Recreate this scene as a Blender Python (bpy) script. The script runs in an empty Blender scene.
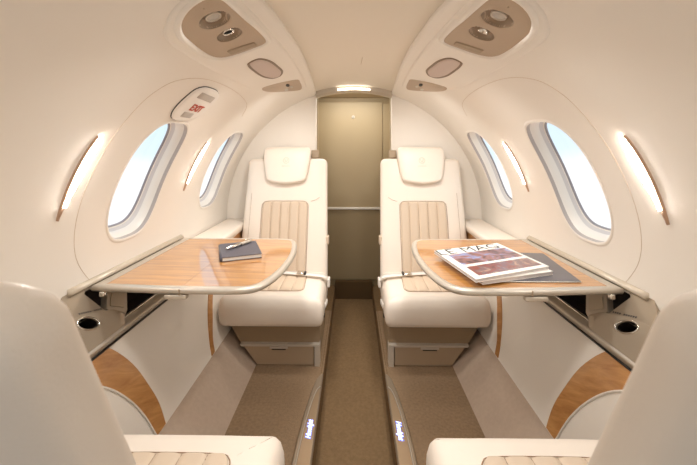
import bpy, bmesh, math, random
from mathutils import Vector, Matrix
random.seed(4)
C = bpy.context.scene.collection
PI = math.pi
# ------------------------------------------------------------------ measures (metres)
EYE = 1.01            # eye height above the raised seat platform
ZC = 0.59; R = 0.80   # centre height and radius of the round cabin liner
YB = 2.20             # rear bulkhead
Y0 = -0.95            # front end of the modelled cabin
PT, PB = (0.715, 0.468), (0.600, 0.134)    # upper and lower edge of the lower side panel (x, z)
def rad(a): return a*PI/180

# ------------------------------------------------------------------ materials
def lin(c):
    return tuple((v/12.92 if v <= .04045 else ((v+.055)/1.055)**2.4) for v in [q/255 for q in c])
def mat(name, rgb, rough=.5, metal=0, bump=0, scale=200, vary=0, vscale=8, coat=0, spec=.5, stretch=(1,1,1)):
    m = bpy.data.materials.new(name); m.use_nodes = True
    n = m.node_tree.nodes; l = m.node_tree.links; b = n['Principled BSDF']
    c = lin(rgb)
    b.inputs['Base Color'].default_value = (*c, 1)
    b.inputs['Roughness'].default_value = rough; b.inputs['Metallic'].default_value = metal
    b.inputs['Coat Weight'].default_value = coat; b.inputs['Coat Roughness'].default_value = .03
    b.inputs['Specular IOR Level'].default_value = spec
    tc = n.new('ShaderNodeTexCoord'); mp = n.new('ShaderNodeMapping'); mp.inputs['Scale'].default_value = stretch
    l.new(tc.outputs['Object'], mp.inputs['Vector'])
    if vary:
        t = n.new('ShaderNodeTexNoise'); t.inputs['Scale'].default_value = vscale; t.inputs['Detail'].default_value = 5
        l.new(mp.outputs['Vector'], t.inputs['Vector'])
        r = n.new('ShaderNodeValToRGB')
        r.color_ramp.elements[0].position = .3; r.color_ramp.elements[1].position = .7
        r.color_ramp.elements[0].color = (*[v*(1-vary) for v in c], 1)
        r.color_ramp.elements[1].color = (*[min(1, v*(1+vary)) for v in c], 1)
        l.new(t.outputs['Fac'], r.inputs['Fac']); l.new(r.outputs['Color'], b.inputs['Base Color'])
    if bump:
        t = n.new('ShaderNodeTexNoise'); t.inputs['Scale'].default_value = scale; t.inputs['Detail'].default_value = 3
        l.new(mp.outputs['Vector'], t.inputs['Vector'])
        k = n.new('ShaderNodeBump'); k.inputs['Strength'].default_value = bump; k.inputs['Distance'].default_value = .002
        l.new(t.outputs['Fac'], k.inputs['Height']); l.new(k.outputs['Normal'], b.inputs['Normal'])
    return m
def emit(name, rgb, s):
    m = bpy.data.materials.new(name); m.use_nodes = True
    b = m.node_tree.nodes['Principled BSDF']
    b.inputs['Base Color'].default_value = (*lin(rgb), 1)
    b.inputs['Emission Color'].default_value = (*lin(rgb), 1); b.inputs['Emission Strength'].default_value = s
    return m
def wood(name, dark, light, rot=0, coat=1, scale=3.0):
    m = bpy.data.materials.new(name); m.use_nodes = True
    n = m.node_tree.nodes; l = m.node_tree.links; b = n['Principled BSDF']
    tc = n.new('ShaderNodeTexCoord'); mp = n.new('ShaderNodeMapping')
    mp.inputs['Rotation'].default_value = rot if isinstance(rot, tuple) else (0, 0, rot)
    mp2 = n.new('ShaderNodeMapping'); mp2.inputs['Scale'].default_value = (scale, scale*12, scale*12)
    l.new(tc.outputs['Object'], mp.inputs['Vector']); l.new(mp.outputs['Vector'], mp2.inputs['Vector'])
    t = n.new('ShaderNodeTexNoise'); t.inputs['Scale'].default_value = 1.6; t.inputs['Detail'].default_value = 9
    t.inputs['Roughness'].default_value = .62; t.inputs['Distortion'].default_value = .5
    l.new(mp2.outputs['Vector'], t.inputs['Vector'])
    r = n.new('ShaderNodeValToRGB'); r.color_ramp.elements[0].position = .32; r.color_ramp.elements[1].position = .66
    r.color_ramp.elements[0].color = (*lin(dark), 1); r.color_ramp.elements[1].color = (*lin(light), 1)
    l.new(t.outputs['Fac'], r.inputs['Fac']); l.new(r.outputs['Color'], b.inputs['Base Color'])
    b.inputs['Roughness'].default_value = .35; b.inputs['Coat Weight'].default_value = coat
    b.inputs['Coat Roughness'].default_value = .03; b.inputs['Coat IOR'].default_value = 2.7 if coat == 1 else 1.5
    return m
def pane_mat():
    m = bpy.data.materials.new('window acrylic'); m.use_nodes = True
    n = m.node_tree.nodes; l = m.node_tree.links; n.clear()
    o = n.new('ShaderNodeOutputMaterial'); mx = n.new('ShaderNodeMixShader')
    t = n.new('ShaderNodeBsdfTransparent'); g = n.new('ShaderNodeBsdfGlossy'); g.inputs['Roughness'].default_value = .03
    mx.inputs[0].default_value = .05
    l.new(t.outputs[0], mx.inputs[1]); l.new(g.outputs[0], mx.inputs[2]); l.new(mx.outputs[0], o.inputs[0])
    return m
def photo_mat(name, cols, scale):
    m = bpy.data.materials.new(name); m.use_nodes = True
    n = m.node_tree.nodes; l = m.node_tree.links; b = n['Principled BSDF']
    tc = n.new('ShaderNodeTexCoord'); t = n.new('ShaderNodeTexNoise'); t.inputs['Scale'].default_value = scale
    t.inputs['Detail'].default_value = 4; t.inputs['Distortion'].default_value = 1.2
    l.new(tc.outputs['Object'], t.inputs['Vector'])
    r = n.new('ShaderNodeValToRGB'); el = r.color_ramp.elements
    while len(el) < len(cols): el.new(.5)
    for i, c in enumerate(cols):
        el[i].position = .28+.44*i/(len(cols)-1); el[i].color = (*lin(c), 1)
    l.new(t.outputs['Fac'], r.inputs['Fac']); l.new(r.outputs['Color'], b.inputs['Base Color'])
    b.inputs['Roughness'].default_value = .3
    return m

M = dict(
    liner=mat('cream cabin liner', (242, 235, 225), .62, bump=.04, scale=500),
    ceil=mat('cream ceiling cloth', (234, 224, 208), .75, bump=.06, scale=600),
    seam=mat('liner seam', (212, 194, 172), .7),
    leather=mat('cream leather', (241, 229, 215), .42, bump=.12, scale=350),
    insert=mat('beige leather insert', (216, 196, 173), .45, bump=.12, scale=350),
    stitch=mat('stitched seam', (165, 135, 108), .6),
    skirt=mat('taupe leather', (182, 160, 134), .5, bump=.1, scale=300),
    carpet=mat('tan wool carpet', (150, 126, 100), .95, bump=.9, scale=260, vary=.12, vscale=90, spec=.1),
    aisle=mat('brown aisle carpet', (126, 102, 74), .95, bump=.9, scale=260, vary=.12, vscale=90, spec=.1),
    skirt2=mat('dark taupe leather', (158, 136, 108), .55, bump=.1, scale=300),
    kick=mat('rose taupe side carpet', (188, 168, 150), .9, bump=.4, scale=300, vary=.04, vscale=60, spec=.15),
    olive=mat('olive tan door laminate', (176, 158, 126), .5),
    olive2=mat('olive tan door lower laminate', (160, 142, 110), .55),
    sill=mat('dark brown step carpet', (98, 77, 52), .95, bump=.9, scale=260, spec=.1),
    frame=mat('light metal frame', (206, 196, 182), .35, .1),
    dish=mat('shaded taupe dish', (146, 126, 104), .35, .2), dark_seam=mat('dark panel gap', (140, 118, 96), .6), spk_bezel=mat('dark bronze bezel', (134, 112, 90), .4, .3),
    console=mat('greige console plastic', (168, 154, 136), .33, .45),
    silver=mat('satin champagne metal', (202, 193, 180), .38, .5),
    rail=mat('greige satin plastic', (198, 186, 168), .35, .3),
    chrome=mat('polished chrome', (225, 222, 216), .1, 1),
    black=mat('black plastic', (22, 16, 12), .5),
    cavity=mat('dark brown pocket lining', (38, 24, 16), .9),
    bezel=mat('bronze lamp bezel', (206, 172, 146), .4, .35),
    tan=mat('tan service panel', (184, 162, 138), .45),
    tan2=mat('taupe service insert', (168, 148, 124), .55),
    mesh=mat('speaker mesh', (214, 196, 186), .7, bump=.8, scale=900),
    lens=mat('frosted lens', (190, 182, 172), .2),
    reveal=mat('white window reveal', (242, 235, 225), .35),
    gasket=mat('grey window gasket', (214, 207, 203), .5),
    pane=pane_mat(), lip=mat('shaded mauve window lip', (184, 172, 164), .35), seal=mat('dark pane seal', (150, 144, 148), .5),
    wood=wood('glossy maple veneer', (158, 98, 34), (207, 146, 66), rot=rad(4)),
    oak=wood('oak veneer inlay', (168, 112, 58), (206, 152, 92), rot=(rad(28), 0, rad(90)), coat=.5, scale=2.4),
    white=mat('white plastic', (238, 232, 224), .35),
    paper=mat('paper', (240, 236, 228), .6),
    slate=mat('slate notebook cover', (84, 80, 88), .45, bump=.15, scale=400),
    folder=mat('charcoal folder', (92, 90, 96), .22),
    ink=mat('black ink', (40, 38, 42), .5),
    red=mat('red sign ink', (190, 62, 30), .5),
    signgrey=mat('grey sign plate', (186, 176, 166), .4),
    lamp=emit('sconce diffuser', (255, 248, 240), 42),
    strip=emit('strip lamp diffuser', (255, 248, 236), 6),
    blue=emit('blue lit script', (198, 210, 255), 2.2),
    blueglow=emit('blue lit halo', (110, 125, 235), .9),
    trimplate=mat('brushed bronze trim', (170, 146, 118), .35, .5),
    trimdark=mat('dark brushed trim', (158, 142, 122), .35, .4),
    photo1=photo_mat('upper cover photograph', [(52, 34, 38), (104, 74, 78), (160, 112, 104), (130, 150, 200), (215, 190, 180)], 18),
    photo2=photo_mat('lower cover photograph', [(64, 28, 26), (140, 66, 50), (108, 88, 96), (205, 160, 125)], 22),
)

# ------------------------------------------------------------------ helpers
def obj(name, verts, faces, m, parent=None, smooth=True, recalc=True, auto=None):
    me = bpy.data.meshes.new(name)
    bm = bmesh.new()
    vs = [bm.verts.new(v) for v in verts]
    for f in faces:
        try: bm.faces.new([vs[i] for i in f])
        except ValueError: pass
    bmesh.ops.remove_doubles(bm, verts=bm.verts, dist=1e-6)
    if recalc: bmesh.ops.recalc_face_normals(bm, faces=bm.faces)
    bm.to_mesh(me); bm.free()
    me.materials.append(M[m] if isinstance(m, str) else m)
    if smooth: me.shade_smooth()
    o = bpy.data.objects.new(name, me); C.objects.link(o)
    if auto:
        me.set_sharp_from_angle(angle=rad(auto))
    if parent: o.parent = parent
    return o
class MB:
    def __init__(s): s.v = []; s.f = []
    def add(s, v, f):
        b = len(s.v); s.v += [tuple(p) for p in v]; s.f += [tuple(i+b for i in q) for q in f]
    def build(s, name, m, parent=None, **k): return obj(name, s.v, s.f, m, parent, **k)
    def box(s, c, d, bev=0, seg=2, rot=None):
        bm = bmesh.new(); bmesh.ops.create_cube(bm, size=1)
        for v in bm.verts: v.co = Vector((v.co.x*d[0], v.co.y*d[1], v.co.z*d[2]))
        if bev: bmesh.ops.bevel(bm, geom=list(bm.edges), offset=bev, segments=seg, profile=.5, affect='EDGES')
        mt = Matrix.Translation(c) @ (rot or Matrix.Identity(4))
        bm.verts.index_update()
        s.add([mt @ v.co for v in bm.verts], [[v.index for v in f.verts] for f in bm.faces]); bm.free()
        return s
    def tube(s, pts, r, n=8, closed=False):
        pts = [Vector(p) for p in pts]; N = len(pts); loops = []
        prev = None
        for i, p in enumerate(pts):
            if closed: d = pts[(i+1) % N]-pts[i-1]
            else: d = pts[min(i+1, N-1)]-pts[max(i-1, 0)]
            d.normalize()
            a = prev if prev is not None else (Vector((0, 0, 1)) if abs(d.z) < .9 else Vector((1, 0, 0)))
            u = (a-d*a.dot(d)).normalized(); w = d.cross(u); prev = u
            rr = r(i/(N-1)) if callable(r) else r
            loops.append([p+(u*math.cos(t)+w*math.sin(t))*rr for t in [2*PI*k/n for k in range(n)]])
        s.loft(loops, closed=closed, caps=not closed); return s
    def loft(s, loops, closed=False, caps=True):
        n = len(loops[0]); v = [p for L in loops for p in L]; f = []
        m = len(loops)
        for i in range(m if closed else m-1):
            j = (i+1) % m
            for k in range(n):
                f.append((i*n+k, i*n+(k+1) % n, j*n+(k+1) % n, j*n+k))
        if caps and not closed:
            f.append(tuple(range(n-1, -1, -1))); f.append(tuple((m-1)*n+k for k in range(n)))
        s.add(v, f); return s
    def prism(s, poly, mp, h0, h1):      # poly in 2D, mp(u, v, h) to 3D
        s.loft([[mp(u, v, h0) for u, v in poly], [mp(u, v, h1) for u, v in poly]]); return s
def smooth_poly(p, k=6, closed=True):
    n = len(p); out = []
    for i in range(n if closed else n-1):
        a, b, c, d = (p[(i-1) % n], p[i], p[(i+1) % n], p[(i+2) % n]) if closed else (p[max(i-1, 0)], p[i], p[i+1], p[min(i+2, n-1)])
        for j in range(k):
            t = j/k
            out.append(tuple(.5*(2*b[q]+(c[q]-a[q])*t+(2*a[q]-5*b[q]+4*c[q]-d[q])*t*t+(3*b[q]-a[q]-3*c[q]+d[q])*t**3) for q in range(len(b))))
    if not closed: out.append(tuple(p[-1]))
    return out
def round_poly(p, r, k=6):
    out = []; n = len(p)
    for i in range(n):
        a, b, c = Vector(p[i-1]), Vector(p[i]), Vector(p[(i+1) % n])
        rr = r[i] if isinstance(r, (list, tuple)) else r
        da, dc = (a-b), (c-b)
        q = min(rr, da.length*.48, dc.length*.48)
        s0 = b+da.normalized()*q; s1 = b+dc.normalized()*q
        for j in range(k+1):
            t = j/k; out.append(tuple(s0*(1-t)**2+b*2*t*(1-t)+s1*t*t))
    return out
def densify(p, step):
    out = []
    for i in range(len(p)):
        a, b = Vector(p[i]), Vector(p[(i+1) % len(p)])
        n = max(1, int((b-a).length/step))
        out += [tuple(a.lerp(b, j/n)) for j in range(n)]
    return out
def offset(p, d):    # inward offset of a closed 2D outline (any orientation)
    n = len(p); A = sum(p[i-1][0]*p[i][1]-p[i][0]*p[i-1][1] for i in range(n)); sg = 1 if A > 0 else -1
    out = []
    for i in range(n):
        a, c = p[i-1], p[(i+1) % n]; tx, ty = c[0]-a[0], c[1]-a[1]; L = math.hypot(tx, ty) or 1
        out.append((p[i][0]-ty/L*d*sg, p[i][1]+tx/L*d*sg))
    return out
def cen(p): return sum(q[0] for q in p)/len(p), sum(q[1] for q in p)/len(p)
def pillow(poly, prof, mp, top=None, rings=6, bottom=True):
    """closed body: outline offset inward by prof[i][0] at height prof[i][1]; crowned top by top(u,v)"""
    mb = MB(); loops = []
    for d, h in prof:
        q = offset(poly, d) if d else poly
        loops.append([mp(u, v, h+(top(u, v) if top and h == prof[-1][1] else 0)) for u, v in q])
    last = offset(poly, prof[-1][0]) if prof[-1][0] else poly
    cx, cy = cen(last); h = prof[-1][1]
    for k in range(1, rings+1):
        s = 1-k/rings
        s = max(s, .001)
        q = [(cx+(u-cx)*s, cy+(v-cy)*s) for u, v in last]
        loops.append([mp(u, v, h+(top(u, v) if top else 0)) for u, v in q])
    mb.loft(loops, caps=False)
    n = len(poly); base = (len(loops)-1)*n
    mb.f.append(tuple(base+k for k in range(n)))
    if bottom: mb.f.append(tuple(range(n-1, -1, -1)))
    return mb
def tag(o, label=None, cat=None, group=None, kind=None):
    for k, v in (('label', label), ('category', cat), ('group', group), ('kind', kind)):
        if v: o[k] = v
    return o
def empty(name, loc=(0, 0, 0), label=None, cat=None, group=None, kind=None, rz=0):
    o = bpy.data.objects.new(name, None); C.objects.link(o); o.location = loc; o.rotation_euler.z = rz
    o.empty_display_size = .05
    return tag(o, label, cat, group, kind)
def text_mesh(body, size, mp, name, m, parent, depth=.0006, shear=0, space=1, bold=0):
    cu = bpy.data.curves.new('txt', 'FONT'); cu.body = body; cu.size = size; cu.align_x = 'CENTER'; cu.align_y = 'CENTER'
    cu.shear = shear; cu.space_character = space; cu.extrude = depth; cu.offset = bold; cu.resolution_u = 3
    t = bpy.data.objects.new('txt', cu); C.objects.link(t)
    bpy.context.view_layer.update()
    me = bpy.data.meshes.new_from_object(t.evaluated_get(bpy.context.evaluated_depsgraph_get()))
    v = [tuple(mp(p.co.x, p.co.y, p.co.z+depth)) for p in me.vertices]; f = [tuple(q.vertices) for q in me.polygons]
    bpy.data.objects.remove(t); bpy.data.meshes.remove(me); bpy.data.curves.remove(cu)
    return obj(name, v, f, m, parent, smooth=False)
def wp(s, y, th, r=R):
    return (s*r*math.cos(rad(th)), y, ZC+r*math.sin(rad(th)))
SIDES = ((-1, 'left'), (1, 'right'))

# ------------------------------------------------------------------ cabin walls
DEG = R*PI/180          # metres per degree on the wall
WC_Y = (.51, 1.205, 1.862); WINDOWS = {-1: (WC_Y[0]-.018, WC_Y[1]+.010, WC_Y[2]+.010), 1: tuple(q-.012 for q in WC_Y)}; WC_T = 24.2; WH_Y = .140; WH_T = 15.9
PITCH_Y = .02; TSTEP = 1.5
RY, RT = 10, 15         # half size of the window cell in grid steps (y .20 m, 22.5 deg)
def win_pt(a, k=1.0, e=3.0, dy=0, dt=0):
    c, s_ = math.cos(a), math.sin(a)
    return (math.copysign(abs(c)**(2/e), c)*WH_Y*k+dy, math.copysign(abs(s_)**(2/e), s_)*WH_T*k+dt)
CEDGE = [(-2, .27), (.2, .25), (.6, .235), (.81, .221), (.97, .206), (1.27, .196), (1.50, .199), (1.76, .210), (2.13, .229), (2.4, .245)]
def ceil_edge(y):
    for (a, b), (c, d) in zip(CEDGE, CEDGE[1:]):
        if a <= y <= c:
            t = (y-a)/(c-a); t2 = t*t*(3-2*t)*.35+t*.65
            return b+(d-b)*t2
    return .24
def edge_th(y): return math.degrees(math.acos(ceil_edge(y)/R))
def build_wall(s, side):
    WC_Y = WINDOWS[s]
    mb = MB()
    ys = set()
    y = Y0
    lines = [Y0+i*.05 for i in range(int((YB-Y0)/.05)+1)]
    for c in WC_Y: lines = [q for q in lines if not (c-RY*PITCH_Y-.01 < q < c+RY*PITCH_Y+.01)]+[c+(j-RY)*PITCH_Y for j in range(2*RY+1)]
    lines = sorted(set(round(q, 5) for q in lines+[YB]))
    t0 = WC_T-RT*TSTEP
    ths = [0]+[t0+j*TSTEP for j in range(2*RT+1)]
    ths = sorted(set(round(q, 4) for q in ths)); top = ths[-1]
    NU = 16
    def col(y):
        e = edge_th(y)
        c = [wp(s, y, t) for t in ths]
        for k in range(NU):
            t = top+(e-.8-top)*(k+1)/NU
            c.append(wp(s, y, t, R+(.03 if .77 < y < .97 and 61 < t < 69.3 else 0)))
        # rolled lip that turns up into the ceiling gap
        for a, dr in ((.35, .001), (.1, .004), (0, .010), (0, .028)):
            c.append(wp(s, y, e-a, R+dr))
        return c
    cols = [col(y) for y in lines]; n = len(cols[0])
    inwin = lambda y0, y1, j: any(y0 >= c-RY*PITCH_Y-1e-4 and y1 <= c+RY*PITCH_Y+1e-4 for c in WC_Y) and ths[0] < ths[j] and j < len(ths) and t0-1e-3 <= ths[j] and (j+1 < len(ths))
    v = [p for c in cols for p in c]; f = []
    for i in range(len(cols)-1):
        for j in range(n-1):
            if j+1 < len(ths) and ths[j] >= t0-1e-3 and inwin(lines[i], lines[i+1], j): continue
            f.append((i*n+j, (i+1)*n+j, (i+1)*n+j+1, i*n+j+1))
    mb.add(v, f)
    for c in WC_Y:       # ring of faces between the square cell and the rounded window opening
        out = [(-RY, j) for j in range(-RT, RT)]+[(j, RT) for j in range(-RY, RY)]+[(RY, j) for j in range(RT, -RT, -1)]+[(j, -RT) for j in range(RY, -RY, -1)]
        outer = [(a*PITCH_Y, b*TSTEP) for a, b in out]
        inner = []
        for a, b in outer:
            ang = math.atan2(b/WH_T, a/WH_Y)
            # same direction on the superellipse
            c_, s_ = math.cos(ang), math.sin(ang); k = (abs(c_)**3.0+abs(s_)**3.0)**(-1/3.0)
            inner.append((c_*k*WH_Y, s_*k*WH_T))
        loops = []
        for k in range(7):
            t = k/6
            loops.append([wp(s, c+a[0]*(1-t)+b[0]*t, WC_T+a[1]*(1-t)+b[1]*t) for a, b in zip(outer, inner)])
        mb.loft(loops, caps=False)
    # thin return below the liner down to the table rail
    o = mb.build('wall_'+side, 'liner')
    tag(o, kind='structure')
    # seam lines of the window panel
    pts = smooth_poly([(1.05, 1.5), (.985, 8), (.955, 16), (.945, 28), (.945, 39), (.955, 46), (1.0, 51), (1.13, 54), (1.37, 54.3), (1.60, 52), (1.70, 47)], 6, closed=False)
    MB().tube([wp(s, y, t, R-.0002) for y, t in pts], .0008, 5).build('panel_seam', 'seam', o)
    # lower side panel and carpeted kick panel
    m2 = MB(); ysl = [Y0, 0, .5, 1.0, 1.5, YB]
    prof = [(PT[0], PT[1]), (.68, .366), (.64, .25), (PB[0], PB[1])]
    v = [(s*x, y, z) for y in ysl for x, z in prof]; k = len(prof)
    m2.add(v, [(i*k+j, (i+1)*k+j, (i+1)*k+j+1, i*k+j+1) for i in range(len(ysl)-1) for j in range(k-1)])
    m2.build('lower_panel', 'liner', o)
    for ya, yb in ((Y0, .962), (1.618, YB)):
        mk = MB(); mk.add([(s*x, y, z) for y in (ya, yb) for x, z in ((.8015, .60), (.8015, .44), (.712, .455))], [(0, 1, 4, 3), (1, 2, 5, 4)])
        mk.build('ledge_backing', 'liner', o, smooth=False)
    m3 = MB(); prof = [(PB[0]+.004, PB[1]+.004), (PB[0]-.006, PB[1]), (.53, .068), (.458, -.002)]
    v = [(s*x, y, z) for y in ysl for x, z in prof]; k = len(prof)
    m3.add(v, [(i*k+j, (i+1)*k+j, (i+1)*k+j+1, i*k+j+1) for i in range(len(ysl)-1) for j in range(k-1)])
    m3.build('carpeted_kick_panel', 'kick', o)
    # oak inlay arches, lying on the lower panel
    dx, dz = PB[0]-PT[0], PB[1]-PT[1]
    def pm(y, t, h):
        return (s*(PT[0]+dx*t-.945*h), y, PT[1]+dz*t+.326*h)
    def zt(z): return (z-PT[1])/dz
    outer = [(.93, .466), (.99, .445), (1.055, .36), (1.092, .262), (1.106, .20), (1.104, .140)]
    inner = [(.80, .440), (.88, .408), (.945, .362), (.998, .296), (1.035, .222), (1.056, .140)]
    far_o = [(1.470, .140), (1.488, .19), (1.53, .26), (1.59, .33), (1.67, .40), (1.78, .455)]
    far_i = [(1.50, .140), (1.52, .19), (1.57, .25), (1.63, .32), (1.71, .38), (1.84, .43)]
    for oo, ii in ((outer, inner), (far_o, far_i)):
        oo = smooth_poly(oo, 5, False); ii = smooth_poly(ii, 5, False)
        w = MB(); n = len(oo)
        v = []
        for (a, b), (c, d) in zip(oo, ii):
            for h in (-.001, .003):
                v += [pm(a, zt(b), h), pm(c, zt(d), h)]
        f = []
        for i in range(n-1):
            p, q = i*4, i*4+4
            f += [(p+2, p+3, q+3, q+2), (p, p+2, q+2, q), (p+1, q+1, q+3, p+3)]
        w.add(v, f); w.build('oak_inlay', 'oak', o, smooth=False)
    ii = smooth_poly(inner, 6, False)
    MB().tube([pm(a-.002, zt(b), .003) for a, b in ii], .0028, 6).build('inlay_edge_trim', 'white', o)
    return o
walls = {s: build_wall(s, n) for s, n in SIDES}

# windows: one structure each, with reveal, gasket and pane
wn = 0
for s, side in SIDES:
    for c in WINDOWS[s]:
        wn += 1
        w = empty('window_%d' % wn, wp(s, c, WC_T), kind='structure')
        base = Vector(wp(s, c, WC_T))
        N = 96; angs = [2*PI*i/N for i in range(N)]
        def ring(k, r, dy=0, e=3.0):
            return [Vector(wp(s, c+a, WC_T+b, r))-base for a, b in [win_pt(t, k, e, dy) for t in angs]]
        mb = MB()
        mb.loft([ring(1.045, R-.0005), ring(1.03, R-.003), ring(1.01, R-.0035), ring(.990, R-.001)], caps=False)
        mb.build('window_frame', 'reveal', w)
        mb = MB(); mb.loft([ring(.990, R-.001), ring(.984, R+.003), ring(.980, R+.012)], caps=False); mb.build('shadow_lip', 'lip', w)  # shade of the steep outer edge painted as a darker ring
        mb = MB(); mb.loft([ring(.980, R+.012), ring(.965, R+.017), ring(.94, R+.024), ring(.925, R+.034), ring(.915, R+.040)], caps=False); mb.build('window_reveal', 'reveal', w)
        mb = MB(); mb.loft([ring(.915, R+.040), ring(.905, R+.044), ring(.885, R+.052)], caps=False); mb.build('gasket', 'gasket', w)
        mb = MB(); mb.loft([ring(.885, R+.052), ring(.868, R+.054)], caps=False); mb.build('inner_reveal', 'white', w)
        mb = MB(); mb.loft([ring(.868, R+.054), ring(.858, R+.055), ring(.852, R+.062)], caps=False); mb.build('pane_seal', 'seal', w)
        mb = MB(); L = []
        for k in (1, .8, .6, .4, .2, .01): L.append(ring(.855*k, R+.058))
        mb.loft(L, caps=False); mb.build('pane', 'pane', w)

# ------------------------------------------------------------------ ceiling
def build_ceiling():
    ysl = [Y0+i*.05 for i in range(int((YB-Y0)/.05)+1)]+[YB]
    n = 24; v = []; f = []
    for y in ysl:
        e = math.asin((ceil_edge(y)+.03)/(R+.018))
        for k in range(n+1):
            a = -e+2*e*k/n
            v.append(((R+.018)*math.sin(a), y, ZC+(R+.018)*math.cos(a)))
    for i in range(len(ysl)-1):
        for k in range(n): f.append((i*(n+1)+k, (i+1)*(n+1)+k, (i+1)*(n+1)+k+1, i*(n+1)+k+1))
    o = obj('ceiling', v, f, 'ceil'); tag(o, kind='structure')
    MB().tube([(.035, 1.50, ZC+R+.0165), (.032, 1.62, ZC+R+.0165)], .0012, 5).build('ceiling_latch', 'seam', o)
    return o
build_ceiling()

# ------------------------------------------------------------------ floor
AZ = -.085
fl = obj('floor', *(lambda mb: (mb.v, mb.f))(MB().box((-.3, (Y0+YB)/2, -.06), (.32, YB-Y0, .12)).box((.3, (Y0+YB)/2, -.06), (.32, YB-Y0, .12))), 'carpet', smooth=False)
tag(fl, kind='structure')
# soft carpeted nosing of the platforms and the sunken aisle
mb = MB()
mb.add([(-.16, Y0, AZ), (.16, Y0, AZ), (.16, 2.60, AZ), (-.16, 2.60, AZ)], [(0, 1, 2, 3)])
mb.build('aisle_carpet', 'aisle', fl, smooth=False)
for s, _ in SIDES:
    mb = MB(); prof = [(.150, .0005), (.143, -.001), (.1385, -.006), (.1375, -.02), (.1365, AZ-.002)]
    k = len(prof)
    mb.add([(s*x, y, z) for y in (Y0, 2.60) for x, z in prof], [(j, k+j, k+j+1, j+1) for j in range(k-1)])
    mb.build('platform_nosing', 'aisle', fl)
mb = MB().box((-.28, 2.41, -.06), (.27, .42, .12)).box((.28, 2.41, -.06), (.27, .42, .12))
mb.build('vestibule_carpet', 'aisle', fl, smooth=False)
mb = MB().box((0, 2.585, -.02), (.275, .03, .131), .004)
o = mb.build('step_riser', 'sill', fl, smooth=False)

# ------------------------------------------------------------------ rear bulkhead, vestibule and lavatory door
def build_back():
    mb = MB(); zs = [0+i*.02 for i in range(79)]
    xi = .237
    zt = ZC+math.sqrt((R+.02)**2-xi**2)
    zs = [z for z in zs if z < zt]+[zt]
    for s in (-1, 1):
        v = []; f = []
        for z in zs:
            xo = math.sqrt(max((R+.02)**2-(z-ZC)**2, 0)) if z > ZC else R+.02
            xo = max(xo, xi+.0005)
            v += [(s*(xi+.006), YB, z), (s*xo, YB, z), (s*(xi+.0015), YB+.002, z), (s*xi, YB+.008, z), (s*xi, YB+.05, z)]
        for i in range(len(zs)-1):
            p, q = i*5, i*5+5
            f += [(p, p+1, q+1, q), (p, q, q+2, p+2), (p+2, q+2, q+3, p+3), (p+3, q+3, q+4, p+4)]
        mb.add(v, f)
    o = mb.build('wall_back', 'liner', recalc=False); tag(o, kind='structure')
    # vestibule side walls and roof
    mb = MB()
    for s in (-1, 1):
        mb.box((s*.335, 2.42, .68), (.012, .40, 1.5))
        mb.box((s*.285, YB+.056, .68), (.11, .012, 1.5))
    mb.build('vestibule_lining', 'olive', o, smooth=False)
    MB().box((0, 2.42, 1.405), (.70, .40, .012)).build('vestibule_roof', 'olive', o, smooth=False)
    return o
bk = build_back()
# door
d = empty('door_1', (0, 2.60, 0), kind='structure')
MB().box((-.05, .012, .975), (.529, .02, .78), .003).build('upper_panel', 'olive', d, smooth=False)
MB().box((-.05, .012, .308), (.529, .02, .522), .003).build('lower_panel', 'olive2', d, smooth=False)
MB().box((.262, .016, .70), (.09, .02, 1.31), .003).build('jamb_panel', 'olive', d, smooth=False)
MB().box((0, .024, .70), (.70, .01, 1.5)).build('door_backing', 'olive2', d, smooth=False)
MB().box((-.03, -.002, .577), (.53, .014, .017), .003).build('door_rail', 'white', d)
mb = MB(); L = []
for rr, yy in ((.0001, -.006), (.006, -.006), (.007, -.004), (.0115, -.004), (.0125, -.002), (.0125, .004)):
    L.append([(-.003+rr*math.cos(t), yy, 1.255+rr*math.sin(t)) for t in [2*PI*k/24 for k in range(24)]])
mb.loft(L, caps=False); lk = mb.build('door_lock', 'silver', d, auto=30)
MB().box((-.003, -.0065, 1.255), (.002, .002, .009)).build('key_slot', 'black', lk, smooth=False)
# arched header above the door and the lit arch at the end of the ceiling
def arch(r0, r1, y0, y1, a, n=32):
    mb = MB(); L = []
    for k in range(n+1):
        t = -a+2*a*k/n
        L.append([(r*math.sin(t), y, ZC+r*math.cos(t)) for r, y in ((r0, y0), (r1, y0), (r1, y1), (r0, y1))])
    return mb.loft(L)
arch(R-.035, R+.03, 2.50, 2.59, .40).build('arched_header', 'olive2', d, smooth=False)
al = empty('arch_light', (0, 0, 0), 'slim metal arch with a lit strip spanning the end of the ceiling above the door', 'light')
arch(R-.014, R+.022, YB-.03, YB+.03, .303).build('arch_frame', 'silver', al, smooth=False)
arch(R-.024, R-.008, YB-.036, YB-.012, .303).build('arch_bead', 'rail', al, smooth=False)
arch(R-.006, R+.004, YB-.037, YB-.028, .125).build('diffuser', 'strip', al, smooth=False)

# front end of the cabin: bulkhead with the open doorway to the flight deck
mb = MB()
for s in (-1, 1):
    zs = [-.08+i*.05 for i in range(30)]; v = []; f = []
    for z in zs:
        xo = math.sqrt(max((R+.02)**2-(z-ZC)**2, 0)) if z > ZC else R+.02
        v += [(s*.30, Y0, z), (s*max(xo, .3), Y0, z)]
    for i in range(len(zs)-1): f.append((2*i, 2*i+1, 2*i+3, 2*i+2))
    mb.add(v, f)
mb.add([(-.32, Y0, 1.30), (.32, Y0, 1.30), (.32, Y0, 1.45), (-.32, Y0, 1.45)], [(0, 1, 2, 3)])
tag(mb.build('wall_front', 'liner', smooth=False), kind='structure')

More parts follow.
